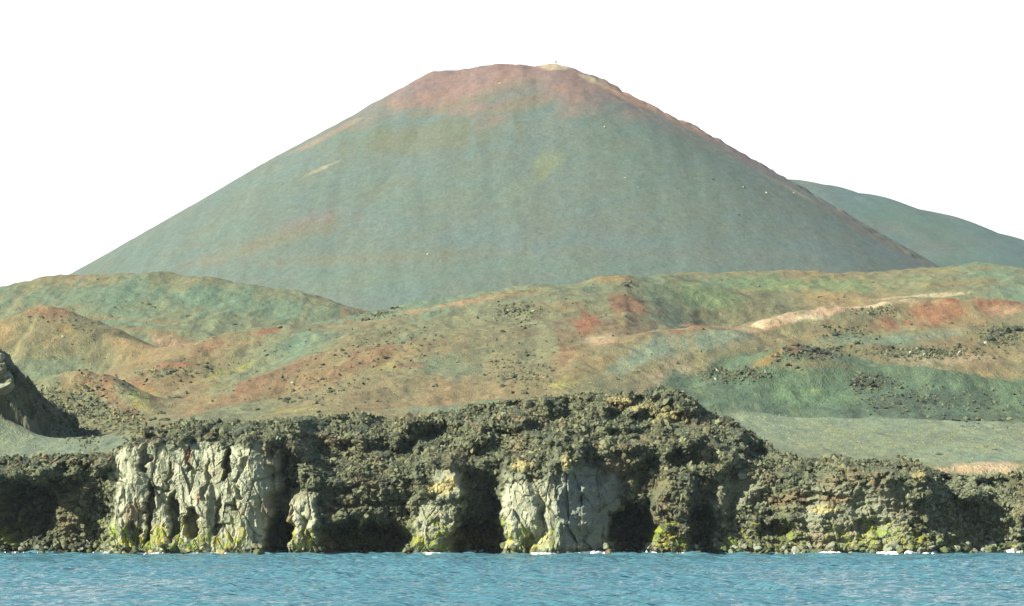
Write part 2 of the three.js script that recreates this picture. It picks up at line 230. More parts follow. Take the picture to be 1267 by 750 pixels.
function hillColour(x, y, z) {
  const wx = fbm(x / 14, y / 7 + z / 30, 3, 201), wy = fbm(x / 5, y / 3 + z / 12, 2, 231);
  const m = fbm(x / 45, y / 18 + z / 80, 3, 211);
  let c = mix3(PAL.olive, m > 0 ? PAL.brown : PAL.teal, clamp(Math.abs(m) * 1.1));
  const gr = fbm(x / 1.6, y / 1.1 + z / 4, 2, 241);
  c = applyPatches(c, HILL_PATCHES, x, y, z, wx * 0.42, wy * 0.4 + gr * 0.42, 90);
  // bodies of ground: the low green hill, the ash plains, the pale crest of the long spur
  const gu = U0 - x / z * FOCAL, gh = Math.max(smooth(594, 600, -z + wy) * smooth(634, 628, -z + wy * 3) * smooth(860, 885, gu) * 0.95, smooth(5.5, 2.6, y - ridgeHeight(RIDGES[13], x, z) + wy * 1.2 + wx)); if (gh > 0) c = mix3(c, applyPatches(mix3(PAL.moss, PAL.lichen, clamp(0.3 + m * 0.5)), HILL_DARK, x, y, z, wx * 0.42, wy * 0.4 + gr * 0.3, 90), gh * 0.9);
  const pl = Math.max(smooth(3.4, 1.6, y - ridgeHeight(RIDGES[14], x, z)) * smooth(604, 598, -z) * smooth(504, 512, -z), smooth(3.4, 1.6, y - ridgeHeight(RIDGES[15], x, z)) * smooth(553, 546, -z)); if (pl > 0) c = mix3(c, mix3(mix3(PAL.ash, PAL.olive, clamp(0.2 + m * 0.5)), PAL.yellow, clamp(0.04 + wy * 0.12)), pl * 0.9);
  const cd = ridgeDistance(RIDGES[11], x, z), cu = U0 - x / z * FOCAL; if (cd < 16) { const t = smooth(815, 850, cu) * smooth(5.5, 1.2, cd + wy * 4 + gr * 3) * clamp(0.6 + wx * 1.3); c = mix3(c, cu > 930 && cu < 1150 ? mix3(PAL.cream, PAL.pink, clamp(0.4 + wy)) : mix3(PAL.red, PAL.pink, clamp(0.4 + wy)), t * 0.85); }
  const st = fbm(x / 3 + y / 3, y / 1.4 + z / 9, 3, 221);
  c = mix3(c, PAL.yellow, clamp(st - 0.55) * 0.7);
  c = mix3(c, PAL.dark, clamp(-st - 0.5) * 0.9);
  const k = 0.95 + 0.14 * wy + 0.2 * gr;
  if (crag(x, z, y)) { const b = voronoi(x / 1.5, z / 1.5 + y / 2, 77); c = mix3(PAL.dark, PAL.olive, 0.2 + 0.5 * b.id2); }
  return [c[0] * k, c[1] * k, c[2] * k];
}
const coneY = (x, z) => coneHeight(x, z);
const CONE_PATCHES = patches([
  [520, 170, 110, 22, 0.1, 'olive', 0.5], [640, 130, 40, 10, 0.3, 'ochre', 0.3], [675, 205, 24, 15, 0.9, 'yellow', 0.3], [640, 235, 40, 14, 0.7, 'yellow', 0.12], [395, 210, 26, 3, 0.45, 'cream', 0.4], [330, 300, 90, 16, 0.3, 'brown', 0.35], [370, 275, 60, 10, 0.3, 'purple', 0.2], [440, 320, 160, 10, 0.02, 'brown', 0.25],
  [700, 330, 200, 14, 0, 'green', 0.12], [450, 350, 120, 20, 0, 'green', 0.15], [620, 110, 60, 16, 0.3, 'teal', 0.4], [560, 130, 50, 8, 0.3, 'brown', 0.4], [820, 200, 120, 60, -0.4, 'teal', 0.3], [1040, 262, 14, 4, -0.4, 'sand', 0.6],
  [545, 88, 24, 6, 0.3, 'sand', 0.7], [640, 82, 40, 6, 0, 'red', 0.3], [620, 76, 30, 4, 0, 'pink', 0.6], [688, 82, 18, 7, 0, 'cream', 0.8], [740, 102, 34, 7, -0.5, 'cream', 0.75], [770, 116, 30, 8, -0.5, 'pink', 0.8], [810, 132, 40, 9, -0.5, 'pink', 0.6], [860, 160, 50, 9, -0.55, 'pink', 0.5], [920, 195, 60, 9, -0.55, 'purple', 0.6], [980, 235, 40, 5, -0.55, 'sand', 0.5], [1050, 275, 60, 5, -0.55, 'brown', 0.5], [1120, 312, 50, 5, -0.55, 'brown', 0.4], [410, 165, 50, 7, 0.5, 'pink', 0.4],
], coneY, 1000, 1400);
function coneColour(x, y, z) {
  const w = fbm(x / 50, y / 25, 3, 301), st = fbm(x / 30 + y / 30, y / 9 - x / 30, 3, 311), f = fbm(x / 8, y / 6 + z / 12, 3, 321);
  let c = mix3(PAL.slate, PAL.teal, clamp(0.35 + w * 0.22));
  c = mix3(c, PAL.olive, clamp(st * 0.22 + 0.12));
  c = mix3(c, PAL.purple, 0.12);
  const [u, v] = [x, y];
  // the reddish cap of oxidised cinder: lies above a wavy line round the summit and down the right rib
  const b = ridgeDistance(RIGHT_RIB, x, z), lf = smooth(30, 5, ridgeDistance(LEFT_RIB, x, z) + w * 12 + st * 6) * smooth(120, 190, y), cap = smooth(172, 200, y + w * 9 + 0.05 * x + st * 5 + f * 2), rib = Math.max(lf * 0.6, smooth(48, 4, b + w * 10 + st * 6 + f * 3) * smooth(90, 180, y));
  c = mix3(c, mix3(PAL.purple, PAL.pink, clamp(0.05 + st * 0.4)), 0.8 * Math.max(cap, rib * 0.75));
  c = mix3(c, PAL.rust, 0.12 * cap * clamp(0.5 + st));
  c = applyPatches(c, CONE_PATCHES, x, y, z, w * 0.4, st * 0.4 + f * 0.3, 120);
  const k = 0.78 + 0.08 * f + 0.08 * fbm(x / 2.2, y / 1.8, 2, 331);
  return [c[0] * k, c[1] * k, c[2] * k];
}

// ---------------------------------------------------------------- the setting: cone, shoulder, foothills
{
  const cols = 520, rows = 330;
  const g = grid(cols, rows, (i, j) => { const z = -(960 + 560 * Math.pow(j / (rows - 1), 0.9)), x = -330 + 640 * i / (cols - 1); return [x, coneHeight(x, z), z, -z * 1]; }, coneColour);
  const m = add(new THREE.Mesh(g, coneMat), 'volcano_mountain'); m.userData = { kind: 'structure', label: 'tall grey green cinder cone with a reddish summit rim', category: 'mountain' };
  const s = grid(220, 120, (i, j) => { const z = -(1180 + 620 * j / 119), x = 20 + 420 * i / 219; return [x, Math.max(72, ridgeHeight(SHOULDER, x, z) + fbm(x / 40, z / 40, 3, 401) * 1.0 - smooth(80, 20, x) * 60), z]; },
    (x, y, z) => { const w = fbm(x / 40, y / 20, 4, 411); return mix3(mix3(PAL.slate, PAL.teal, clamp(0.35 + w * 0.3)), PAL.purple, clamp(fbm(x / 60, y / 12, 3, 421) + 0.1) * 0.3).map(c => c * (0.78 + 0.08 * fbm(x / 5, y / 4, 2, 431))); });
  const h = add(new THREE.Mesh(s, coneMat), 'shoulder_hill'); h.userData = { kind: 'structure', label: 'smooth blue grey shoulder sloping down behind the cinder cone', category: 'hill' };
}
{
  const cols = 980, rows = 470;
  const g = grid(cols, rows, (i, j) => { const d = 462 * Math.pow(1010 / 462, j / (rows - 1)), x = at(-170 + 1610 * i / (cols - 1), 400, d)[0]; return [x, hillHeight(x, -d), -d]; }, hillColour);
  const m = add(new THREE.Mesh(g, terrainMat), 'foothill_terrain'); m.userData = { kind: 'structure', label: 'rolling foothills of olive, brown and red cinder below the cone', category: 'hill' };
  // the land goes on round about
  const o = grid(120, 60, (i, j) => { const d = 470 + 1500 * j / 59, x = -1500 + 3000 * i / 119; return [x, lerpTable(BASE, d) - 6 - 26 * smooth(120, 60, Math.abs(x)), -d]; }, () => PAL.teal);
  add(new THREE.Mesh(o, terrainMat), 'outer_terrain').userData = { kind: 'structure', label: 'dull green land around the foothills', category: 'ground' };
}
console.log('hills done');

// ---------------------------------------------------------------- the lava field and its sea cliff
const PX = 450 / FOCAL, CX = u => (u - U0) * PX, CU = x => x / PX + U0, CY = v => (683 - v) * PX;
const CREST = [[-60, 572], [0, 567], [60, 563], [140, 561], [158, 552], [168, 538], [180, 530], [215, 524], [230, 519], [300, 524], [400, 514], [450, 512], [500, 520], [560, 507], [640, 494], [700, 490], [720, 488], [745, 484], [760, 490], [790, 490], [806, 480], [815, 477], [850, 491], [880, 507], [915, 524], [945, 542], [965, 561], [1000, 569], [1030, 564], [1060, 571], [1100, 568], [1120, 566], [1150, 580], [1180, 588], [1210, 590], [1267, 584], [1330, 580]];
const CRESTD = [[-60, 468], [140, 462], [180, 466], [300, 474], [450, 482], [640, 490], [800, 492], [900, 486], [965, 474], [1100, 470], [1200, 474], [1330, 480]];
const RIMV = [[-60, 600], [60, 602], [135, 590], [143, 556], [160, 550], [340, 550], [352, 565], [380, 596], [450, 606], [520, 596], [560, 590], [600, 578], [640, 584], [690, 574], [760, 582], [800, 622], [850, 602], [900, 604], [1000, 592], [1100, 584], [1150, 592], [1200, 640], [1267, 660], [1330, 660]];
const PLAN = [[-60, -3], [0, -3], [60, -5], [122, -4], [139, 2], [150, 3], [250, 3.6], [318, 4.4], [326, 4], [350, -4], [356, 0], [362, 2], [388, 3.2], [398, 1.5], [430, 0], [505, -1], [514, 3], [560, 3.5], [574, -2], [612, -3.2], [621, 4], [690, 6.5], [768, -4], [803, -5], [814, 2.2], [850, 2.2], [870, -1], [900, -1.5], [940, 1], [990, 0.2], [1010, 2], [1060, 3], [1130, 4.6], [1140, 4.4], [1205, -5], [1267, -5], [1330, -5]];
// [u, v, half width, half height, depth into the rock, softness]
const HOLES = [
  [26, 632, 34, 36, 9, 0.25], [70, 600, 22, 9, 2.5, 0.3], [112, 640, 14, 26, 2.5, 0.4], [345, 664, 16, 25, 10, 0.2], [452, 668, 50, 22, 14, 0.3], [405, 590, 26, 5, 1.6, 0.4], [470, 566, 24, 3, 1.6, 0.3], [520, 600, 22, 4, 1.4, 0.4], [596, 634, 24, 44, 4, 0.4], [592, 668, 34, 20, 8, 0.2], [783, 657, 26, 30, 16, 0.3], [872, 604, 24, 16, 2.4, 0.4], [868, 655, 18, 28, 7, 0.25], [962, 655, 22, 11, 6, 0.35], [945, 630, 16, 20, 2, 0.4], [985, 622, 30, 4, 1.8, 0.4], [1020, 612, 28, 3, 1.5, 0.4], [1075, 650, 20, 10, 2.5, 0.4], [1110, 605, 16, 12, 1.4, 0.5],
  [180, 566, 5, 18, 3.2, 0.25], [187, 632, 4.5, 34, 4.5, 0.25], [217, 640, 6, 28, 4.5, 0.25], [240, 648, 10, 18, 5, 0.2], [283, 572, 5.5, 19, 4, 0.2], [305, 575, 4, 9, 1.2, 0.3], [258, 600, 2.5, 22, 1, 0.4], [272, 632, 3, 18, 1.4, 0.3], [273, 653, 5, 7, 2, 0.2], [296, 610, 2.5, 20, 1, 0.4], [200, 605, 14, 2, 1, 0.3], [170, 660, 6, 14, 2, 0.3], [234, 570, 2.5, 14, 1, 0.4], [240, 582, 10, 2.5, 0.9, 0.4], [212, 590, 3, 12, 1.2, 0.4],
  [660, 590, 8, 5, 1.6, 0.3], [668, 650, 6, 22, 1.5, 0.4], [655, 672, 8, 10, 1.8, 0.3], [365, 640, 3, 18, 1, 0.4], [378, 655, 3, 16, 1, 0.4], [725, 588, 26, 14, 2.4, 0.4], [1165, 640, 40, 22, 1.6, 0.5], [690, 600, 3, 20, 1, 0.4],
];
const BULGES = [[300, 600, 26, 50, 1.2, 0.8], [160, 620, 18, 60, 1, 0.8], [255, 630, 16, 30, 0.8, 0.6], [370, 650, 22, 30, 1.5, 0.6], [535, 655, 22, 26, 1.2, 0.6], [645, 630, 22, 36, 1.6, 0.5], [480, 600, 70, 16, 1.8, 0.7], [560, 610, 22, 24, 1.2, 0.7], [680, 545, 40, 14, 2, 0.8], [830, 640, 20, 34, 2, 0.6], [1010, 640, 34, 24, 2, 0.7], [1090, 600, 50, 20, 2.4, 0.7], [920, 600, 30, 20, 1.5, 0.8], [720, 520, 30, 20, 2, 0.8], [840, 520, 40, 25, 2.5, 0.9]];
const paleMask = (u, v) => {
  let m = smooth(136, 146, u) * smooth(332, 322, u) * smooth(545, 556, v) + smooth(322, 330, u) * smooth(356, 350, u) * smooth(560, 575, v) * 0.8;
  m = Math.max(m, smooth(618, 624, u) * smooth(694, 686, u) * smooth(578, 604, v), smooth(686, 694, u) * smooth(774, 764, u) * smooth(570, 590, v) * 0.75, smooth(354, 362, u) * smooth(396, 388, u) * smooth(600, 625, v) * 0.9, smooth(512, 518, u) * smooth(564, 556, u) * smooth(612, 630, v) * 0.7, 0.4 * smooth(880, 895, u) * smooth(960, 940, u) * smooth(580, 592, v) * smooth(640, 622, v), 0.7 * smooth(530, 540, u) * smooth(574, 566, u) * smooth(576, 586, v) * smooth(622, 612, v), 0.5 * smooth(980, 1000, u) * smooth(1130, 1110, u) * smooth(590, 612, v));
  return clamp(m);
};
function cliffProfile(x) { const u = CU(x), dc = lerpTable(CRESTD, u), v = lerpTable(CREST, U0 + x / dc * FOCAL); return { yc: at(u, v, dc)[1] + fbm(x / 2.2, 0, 3, 501) * 0.35, dc, yr: CY(lerpTable(RIMV, u)) + fbm(x / 3, 5, 3, 511) * 0.9 }; }
function cliffPoint(x, y, pr) {
  const u = CU(x), v = 683 - y / PX, yr = Math.min(pr.yr, pr.yc - 1.2);
  const wu = u + fbm(x / 2.6, y / 2.6, 3, 521, 0.6) * 5, wv = v + fbm(x / 2.6, y / 2.6, 3, 531, 0.6) * 5;
  const talus = Math.max(smooth(1150, 1215, u), 0.7 * smooth(890, 915, u) * smooth(985, 960, u));
  const lean = 0.16 + 0.7 * talus, dRim = 450 + lean * yr;
  let d, onFace;
  if (y <= yr) { d = 450 + lean * Math.max(y, -1); onFace = 1; }
  else { const t = (y - yr) / (pr.yc - yr); d = dRim + (pr.dc - dRim) * Math.pow(t, 1.45); onFace = smooth(0.4, 0, t); }
  d -= lerpTable(PLAN, wu - (683 - v) * 0.05 + fbm(x / 4.5, y / 3, 2, 525) * 8) * onFace;
  for (const h of HOLES) { const a = Math.abs(wu - h[0]) / h[2], b = Math.abs(wv - h[1]) / h[3]; if (a < 1.6 && b < 1.6) { const q = Math.sqrt(a * a + b * b); d += h[4] * smooth(1 + h[5], 1 - h[5], q); } }
  for (const h of BULGES) { const a = (wu - h[0]) / h[2], b = (wv - h[1]) / h[3], q = Math.sqrt(a * a + b * b); if (q < 1 + h[5]) d -= h[4] * smooth(1 + h[5], 1 - h[5], q); }
  const pale = paleMask(wu, wv), rough = 1 - pale;
  const sx = x + fbm(x / 2, y / 4, 2, 541) * 0.16, sy = y + fbm(x / 3, y / 3, 2, 551) * 0.25;
  let tone = 0;
  if (pale > 0.02) {
    let c = voronoi(sx / 2.7 + 0.05 * sy, sy / 6.5, 561), q = (c.id - 0.5) * 1.5 + (c.id2 - 0.3) * c.dx * 1.5 + (c.id3 - 0.5) * c.dy * 1.6; tone = c.id3;
    q += 0.45 * smooth(0.1, 0, c.f2 - c.f1) * (c.id2 > 0.4 ? 1 : 0);
    c = voronoi(sx / 0.8 + 0.12 * sy, sy / 1.9, 571); q += (c.id - 0.5) * 0.42 + (c.id2 - 0.5) * c.dx * 0.6 + (c.id3 - 0.5) * c.dy * 0.4; tone = tone * 0.5 + 0.5 * c.id2;
    c = voronoi(sx / 0.38 - 0.2 * sy, sy / 0.5, 581); q += (c.id - 0.5) * 0.15;
    d += q * pale;
  }
  if (rough > 0.02) {
    const big = fbm(x / 8, y / 5 , 3, 591) * mix(4.6, 1.1, onFace);
    let c = voronoi(sx / 1.7, sy / 1.3, 601), q = (c.id - 0.5) * 1.3 + c.f1 * 0.9; const t1 = c.id3;
    c = voronoi(sx / 0.7, sy / 0.55, 611); q += (c.id - 0.5) * 0.6 + c.f1 * 0.5; const t2 = c.id3;
    c = voronoi(sx / 0.32, sy / 0.28, 621); q += (c.id - 0.5) * 0.25;
    q -= (ridged(x / 3.4 + y * 0.22, y / 1.7 - x * 0.05, 2, 597) - 0.58) * 2.6 * onFace;
    d += (q + big * 1.3 - 0.9) * rough * mix(1.5, 1, onFace); tone = tone * pale + rough * (0.4 * t1 + 0.6 * t2);
  }
  return [d, tone, pale, onFace];
}
const ROCK = { dark: lin('#3b3f31'), mid: lin('#64684a'), pale: lin('#a8a78b'), pale2: lin('#84866f'), brown: lin('#766447'), ochre: lin('#a39662'), rust: lin('#8a6b52'), algae: lin('#768a22'), algae2: lin('#a59524'), moss: lin('#575f38'), blue: lin('#6e7a7e'), grey: lin('#7d7f69') };
const ALGAE = [[5, 20, 0.7], [150, 40, 0.9], [185, 30, 0.9], [225, 30, 1], [260, 24, 0.8], [295, 16, 1], [345, 14, 0.5], [370, 26, 1], [450, 55, 0.45], [535, 26, 1], [590, 30, 0.6], [640, 22, 0.9], [672, 20, 0.7], [720, 40, 0.3], [830, 26, 1], [925, 30, 0.7], [970, 24, 0.7], [1060, 44, 0.65], [1100, 36, 0.6], [1150, 30, 0.5], [1195, 26, 1], [1250, 20, 0.5]];
const OCHRES = [[805, 495, 26, 10, 'ochre'], [770, 488, 20, 6, 'ochre'], [835, 510, 34, 12, 'ochre'], [760, 580, 12, 6, 'brown'], [645, 575, 16, 8, 'ochre'], [700, 570, 6, 14, 'ochre'], [556, 600, 14, 12, 'ochre'], [540, 605, 14, 10, 'ochre'], [90, 602, 22, 6, 'brown'], [1030, 618, 24, 7, 'brown'], [1020, 630, 20, 6, 'ochre'], [1140, 590, 22, 7, 'ochre'], [980, 620, 24, 12, 'brown'], [330, 556, 14, 8, 'brown'], [234, 565, 6, 12, 'rust'], [250, 615, 4, 6, 'rust'], [170, 640, 14, 18, 'brown'], [200, 660, 12, 14, 'ochre'], [80, 570, 40, 4, 'brown'], [640, 515, 40, 4, 'brown'], [480, 567, 22, 2, 'ochre'], [355, 650, 10, 20, 'brown']];
const field = { cols: 1400, rows: 205, x0: -92, x1: 92 };
const tones = new Float32Array(field.cols * field.rows * 3), profiles = [];
const fieldGrid = grid(field.cols, field.rows, (i, j) => {
  const x = mix(field.x0, field.x1, i / (field.cols - 1));
  const pr = profiles[i] ?? (profiles[i] = cliffProfile(x));
  const n = field.rows - 14, y = j <= n ? mix(-2, pr.yc, j / n) : pr.yc;
  const q = cliffPoint(x, y, pr), k = (j * field.cols + i) * 3; tones[k] = q[1]; tones[k + 1] = q[2]; tones[k + 2] = q[3];
  if (j <= n) return [x, y, -q[0], y];
  const s = (j - n) / 14; return [x, pr.yc - 16 * s * s - 1.2 * s, -(q[0] + 20 * s), y + 20 * s];          // the far side falls away to the land behind
}, (x, y, z, i, j) => {
  const k = (j * field.cols + i) * 3, tone = tones[k], pale = tones[k + 1], u = CU(x), v = 683 - y / PX;
  const w = fbm(x / 2.2, y / 2.2, 3, 641), w2 = fbm(x / 0.7, y / 1.4, 2, 651), w3 = fbm(x / 7, y / 5, 3, 661);
  let c = mix3(mix3(ROCK.dark, ROCK.mid, clamp(tone * 1.1 + w * 0.3)), ROCK.brown, clamp(w3 * 0.7));
  c = mix3(c, mix3(mix3(ROCK.pale, ROCK.pale2, clamp(tone + w * 0.5)), ROCK.brown, clamp(w3 * 0.6 - 0.1)), pale);
  if (u > 686 && u < 780) c = mix3(c, ROCK.blue, pale * 0.5);  // bluish shade of the right-facing buttress wall put into the rock colour
  for (const o of OCHRES) { const a = (u - o[0]) / o[2], b = (v - o[1]) / o[3], q = a * a + b * b + w * 0.6 + w2 * 0.4; if (q < 1.2) c = mix3(c, ROCK[o[4]], 0.75 * smooth(1.2, 0.3, q)); }
  if (y < 7) for (const a of ALGAE) { const du = Math.abs(u - a[0] + w * 5) / a[1]; if (du < 1.2) { const top = 4.6 + w * 2.2 + w2 * 1.6, t = a[2] * smooth(1.2, 0.6, du) * smooth(top, top - 1.8, y) * clamp(0.65 + w2 * 1.3); c = mix3(c, mix3(w2 > 0 ? ROCK.algae2 : ROCK.moss, ROCK.algae, clamp(0.5 + w * 0.7)), 0.85 * t); } }
  if (y < 0.7 + w2 * 0.4) c = mix3(c, ROCK.dark, 0.7);
  return c;
});
{ // one continuous rock body, divided where the photograph shows its members
  const root = add(new THREE.Group(), 'lava_field'); root.userData = { kind: 'structure', label: 'dark rubbly lava field ending in a broken cliff above the sea', category: 'cliff' };
  const spans = [['low_cliff', -200, 139], ['fluted_cliff', 139, 352], ['cave_cliff', 352, 618], ['buttress_cliff', 618, 775], ['rubble_cliff', 775, 985], ['slab_cliff', 985, 1500]];
  const src = fieldGrid.index.array, P = fieldGrid.attributes.position.array, buckets = {};
  for (let t = 0; t < src.length; t += 3) {
    const k = src[t], i = k % field.cols, j = (k / field.cols) | 0, u = CU(P[k * 3]), face = tones[k * 3 + 2] > 0.5 && j < field.rows - 15;
    const name = face ? spans.find(s => u < s[2])[0] : 'lava_slope';
    (buckets[name] ??= []).push(src[t], src[t + 1], src[t + 2]);
  }
  for (const [name, idx] of Object.entries(buckets)) {
    const remap = new Map(), pos = [], uv = [], nor = [], col = [], out = new Uint32Array(idx.length), A = fieldGrid.attributes;
    idx.forEach((k, q) => { let n = remap.get(k); if (n === undefined) { n = remap.size; remap.set(k, n); for (let e = 0; e < 3; e++) { pos.push(P[k * 3 + e]); nor.push(A.normal.array[k * 3 + e]); col.push(A.color.array[k * 3 + e]); } uv.push(A.uv.array[k * 2], A.uv.array[k * 2 + 1]); } out[q] = n; });
    const g = new THREE.BufferGeometry(); g.setAttribute('position', new THREE.Float32BufferAttribute(pos, 3)); g.setAttribute('normal', new THREE.Float32BufferAttribute(nor, 3)); g.setAttribute('color', new THREE.Float32BufferAttribute(col, 3)); g.setAttribute('uv', new THREE.Float32BufferAttribute(uv, 2)); g.setIndex(new THREE.BufferAttribute(out, 1));
    add(new THREE.Mesh(g, cliffMat), name, root);
  }
}
console.log('cliff done');
function fieldSurface(u, v) {                           // the lava field's own surface near a pixel of the cliff's plane (x, height)
  const x = CX(u), i = Math.round((x - field.x0) / (field.x1 - field.x0) * (field.cols - 1)), pr = profiles[clamp(i, 0, field.cols - 1)], n = field.rows - 14, y = CY(v), j = Math.round((y + 2) / (pr.yc + 2) * n);
  if (j < 2 || j > n) return null; const k = j * field.cols + clamp(i, 0, field.cols - 1), P = fieldGrid.attributes.position.array, N = fieldGrid.attributes.normal.array;
  return { p: [P[k * 3], P[k * 3 + 1], P[k * 3 + 2]], n: [N[k * 3], N[k * 3 + 1], N[k * 3 + 2]], pale: tones[k * 3 + 1], face: tones[k * 3 + 2], k };
}

// ---------------------------------------------------------------- rocks
function rockGeometry(seed, detail, rough, flat = 1, cut = 0.55) {
  let g = new THREE.IcosahedronGeometry(1, detail); g.deleteAttribute('normal'); g.deleteAttribute('uv'); g = mergeVertices(g);
  const p = g.attributes.position, r = rng(seed), planes = [];
  for (let q = 0; q < 9; q++) { const v = new THREE.Vector3(r() - 0.5, r() - 0.5, r() - 0.5).normalize(); planes.push([v, cut + 0.35 * r()]); }
  const v = new THREE.Vector3();
  for (let k = 0; k < p.count; k++) {
    v.fromBufferAttribute(p, k);
    for (const [n, d] of planes) { const e = v.dot(n) - d; if (e > 0) v.addScaledVector(n, -e * 0.97); }
    const s = 1 + rough * (noise(v.x * 2.3 + seed, v.y * 2.3 + v.z * 1.7, seed) * 0.6 + (hash(k, seed, 5) - 0.5) * 0.35);
    p.setXYZ(k, v.x * s * 1.15, v.y * s * flat, v.z * s);
  }
  g = g.toNonIndexed(); g.computeVertexNormals();
  const n = g.attributes.position, uv = new Float32Array(n.count * 2); for (let k = 0; k < n.count; k++) { uv[k * 2] = n.getX(k) * 0.25 + n.getZ(k) * 0.13; uv[k * 2 + 1] = n.getY(k) * 0.25 + n.getZ(k) * 0.2; }
  g.setAttribute('uv', new THREE.BufferAttribute(uv, 2)); return g;
}
const clinker = [0, 1, 2, 3, 4, 5].map(k => k % 2 ? rockGeometry(100 + k, 1, 0.35, 0.85, 0.25) : rockGeometry(100 + k, 0, 1.1, 0.8, 0.3)), boulderShape = [0, 1, 2, 3, 4, 5, 6, 7].map(k => rockGeometry(200 + k, 2, 0.25, 0.85, 0.42));
const blockShape = [0, 1, 2, 3, 4, 5].map(k => rockGeometry(300 + k, 2, 0.35, 1, 0.38));
const rockMat = new THREE.MeshStandardMaterial({ roughness: 0.92, map: rockMap, bumpMap: cinderBump, bumpScale: 0.05 });
function scatter(name, shapes, spots, kind = 'stuff', label, category) {   // spots: [x, y, z, size, [r, g, b]]
  const root = add(new THREE.Group(), name); root.userData = { kind, label, category };
  const per = shapes.map(() => []); spots.forEach((s, k) => per[k % shapes.length].push(s));
  const r = rng(spots.length + 7), m = new THREE.Matrix4(), q = new THREE.Quaternion(), e = new THREE.Euler(), c = new THREE.Color();
  per.forEach((list, k) => { if (!list.length) return; const im = new THREE.InstancedMesh(shapes[k], rockMat, list.length);
    list.forEach((s, n) => { e.set(r() * 6.28, r() * 6.28, r() * 6.28); m.compose(new THREE.Vector3(s[0], s[1], s[2]), q.setFromEuler(e), new THREE.Vector3(s[3] * (0.6 + 0.9 * r()), s[3] * (0.5 + 0.7 * r()), s[3] * (0.6 + 0.8 * r()))); im.setMatrixAt(n, m); im.setColorAt(n, c.setRGB(...s[4])); });
    add(im, 'rubble', root); });
  return root;
}
const rockColours = Object.fromEntries(Object.entries(ROCK).map(([k, c]) => [k, rockMat.clone()])); for (const k in rockColours) rockColours[k].color.setRGB(...ROCK[k]);
const LIT_CLINKER = lin('#6f7152');  // lighter than the dark ground: sunlit tops and shaded gaps put into colour
{ // clinker over the lava slopes
  const r = rng(11), spots = [];
  for (let t = 0; t < 150000 && spots.length < 42000; t++) {
    const u = -40 + 1350 * r(), v = 470 + 215 * r(), s = fieldSurface(u, v); if (!s) continue;
    if (s.pale > 0.3 || (s.face > 0.75 && r() > 0.22 + 0.6 * smooth(1150, 1210, u) + 0.4 * smooth(860, 900, u) * smooth(980, 950, u))) continue;
    const patchy = 0.45 + 1.1 * clamp(0.5 + fbm(s.p[0] / 6, s.p[1] / 4, 2, 711)), size = patchy * (0.13 + 0.42 * Math.pow(r(), 3.5)), w = fbm(s.p[0] / 4, s.p[1] / 4, 2, 701), col = fieldGrid.attributes.color.array, k = s.k * 3, f = 0.5 + 0.95 * r(), gl = r() * 0.75;
    spots.push([s.p[0] + s.n[0] * size * 0.3, s.p[1] + s.n[1] * size * 0.3, s.p[2] + s.n[2] * size * 0.3, size, [mix(col[k], LIT_CLINKER[0], gl) * f, mix(col[k + 1], LIT_CLINKER[1], gl) * f, mix(col[k + 2], LIT_CLINKER[2], gl) * f]]);
  }
  console.log('clinker', spots.length);
  scatter('lava_rubble', clinker, spots, 'stuff', 'jagged clinker covering the dark lava slopes', 'rubble');
}
function rockThing(name, shape, mat, p, size, r, label, category, group, stretch = [1, 1, 1]) {
  const m = new THREE.Mesh(shape, mat); m.position.set(...p); m.rotation.set(r() * 0.6, r() * 6.28, r() * 0.6); m.scale.set(size * stretch[0], size * stretch[1], size * stretch[2]);
  add(m, name); return tag(m, label, category, group);
}
{ // larger blocks that stand out of the lava
  const r = rng(21), areas = [
    [180, 345, 516, 545, 34, 'LOOK lava block on the rim of the pale fluted cliff', 'lava blocks on the rim of the fluted cliff'],
    [380, 600, 515, 600, 46, 'LOOK lava block on the slope above the sea caves', 'lava blocks above the sea caves'],
    [620, 740, 492, 570, 34, 'LOOK lava block on the slope above the grey buttress', 'lava blocks above the grey buttress'],
    [750, 940, 482, 580, 56, 'LOOK lava block on the flank of the high ochre topped lava mound', 'lava blocks on the high mound'],
    [970, 1150, 568, 600, 36, 'LOOK lava block along the crest of the layered slab cliff', 'lava blocks on the slab cliff crest'],
    [0, 140, 564, 600, 26, 'LOOK lava block on top of the low shadowed cliff', 'lava blocks on the low cliff']];
  for (const [u0, u1, v0, v1, n, label, group] of areas) for (let k = 0, t = 0; k < n && t < 900; t++) {
    const s = fieldSurface(mix(u0, u1, r()), mix(v0, v1, Math.pow(r(), 1.6))); if (!s || s.pale > 0.3) continue; k++;
    const size = 0.5 + 0.5 * r() * r(), col = r() < 0.7 ? 'dark' : r() < 0.7 ? 'mid' : 'brown', tall = 0.8 + 0.6 * r();
    const look = (size > 0.75 ? 'big ' : '') + (tall > 1.15 ? 'upright ' : 'squat ') + { dark: 'dark', mid: 'olive', brown: 'brown' }[col];
    rockThing('lava_block', blockShape[k % 6], rockColours[col], [s.p[0], s.p[1] + size * 0.25, s.p[2]], size, r, label.replace('LOOK', look), 'lava block', group, [1, tall, 1]);
  }
}
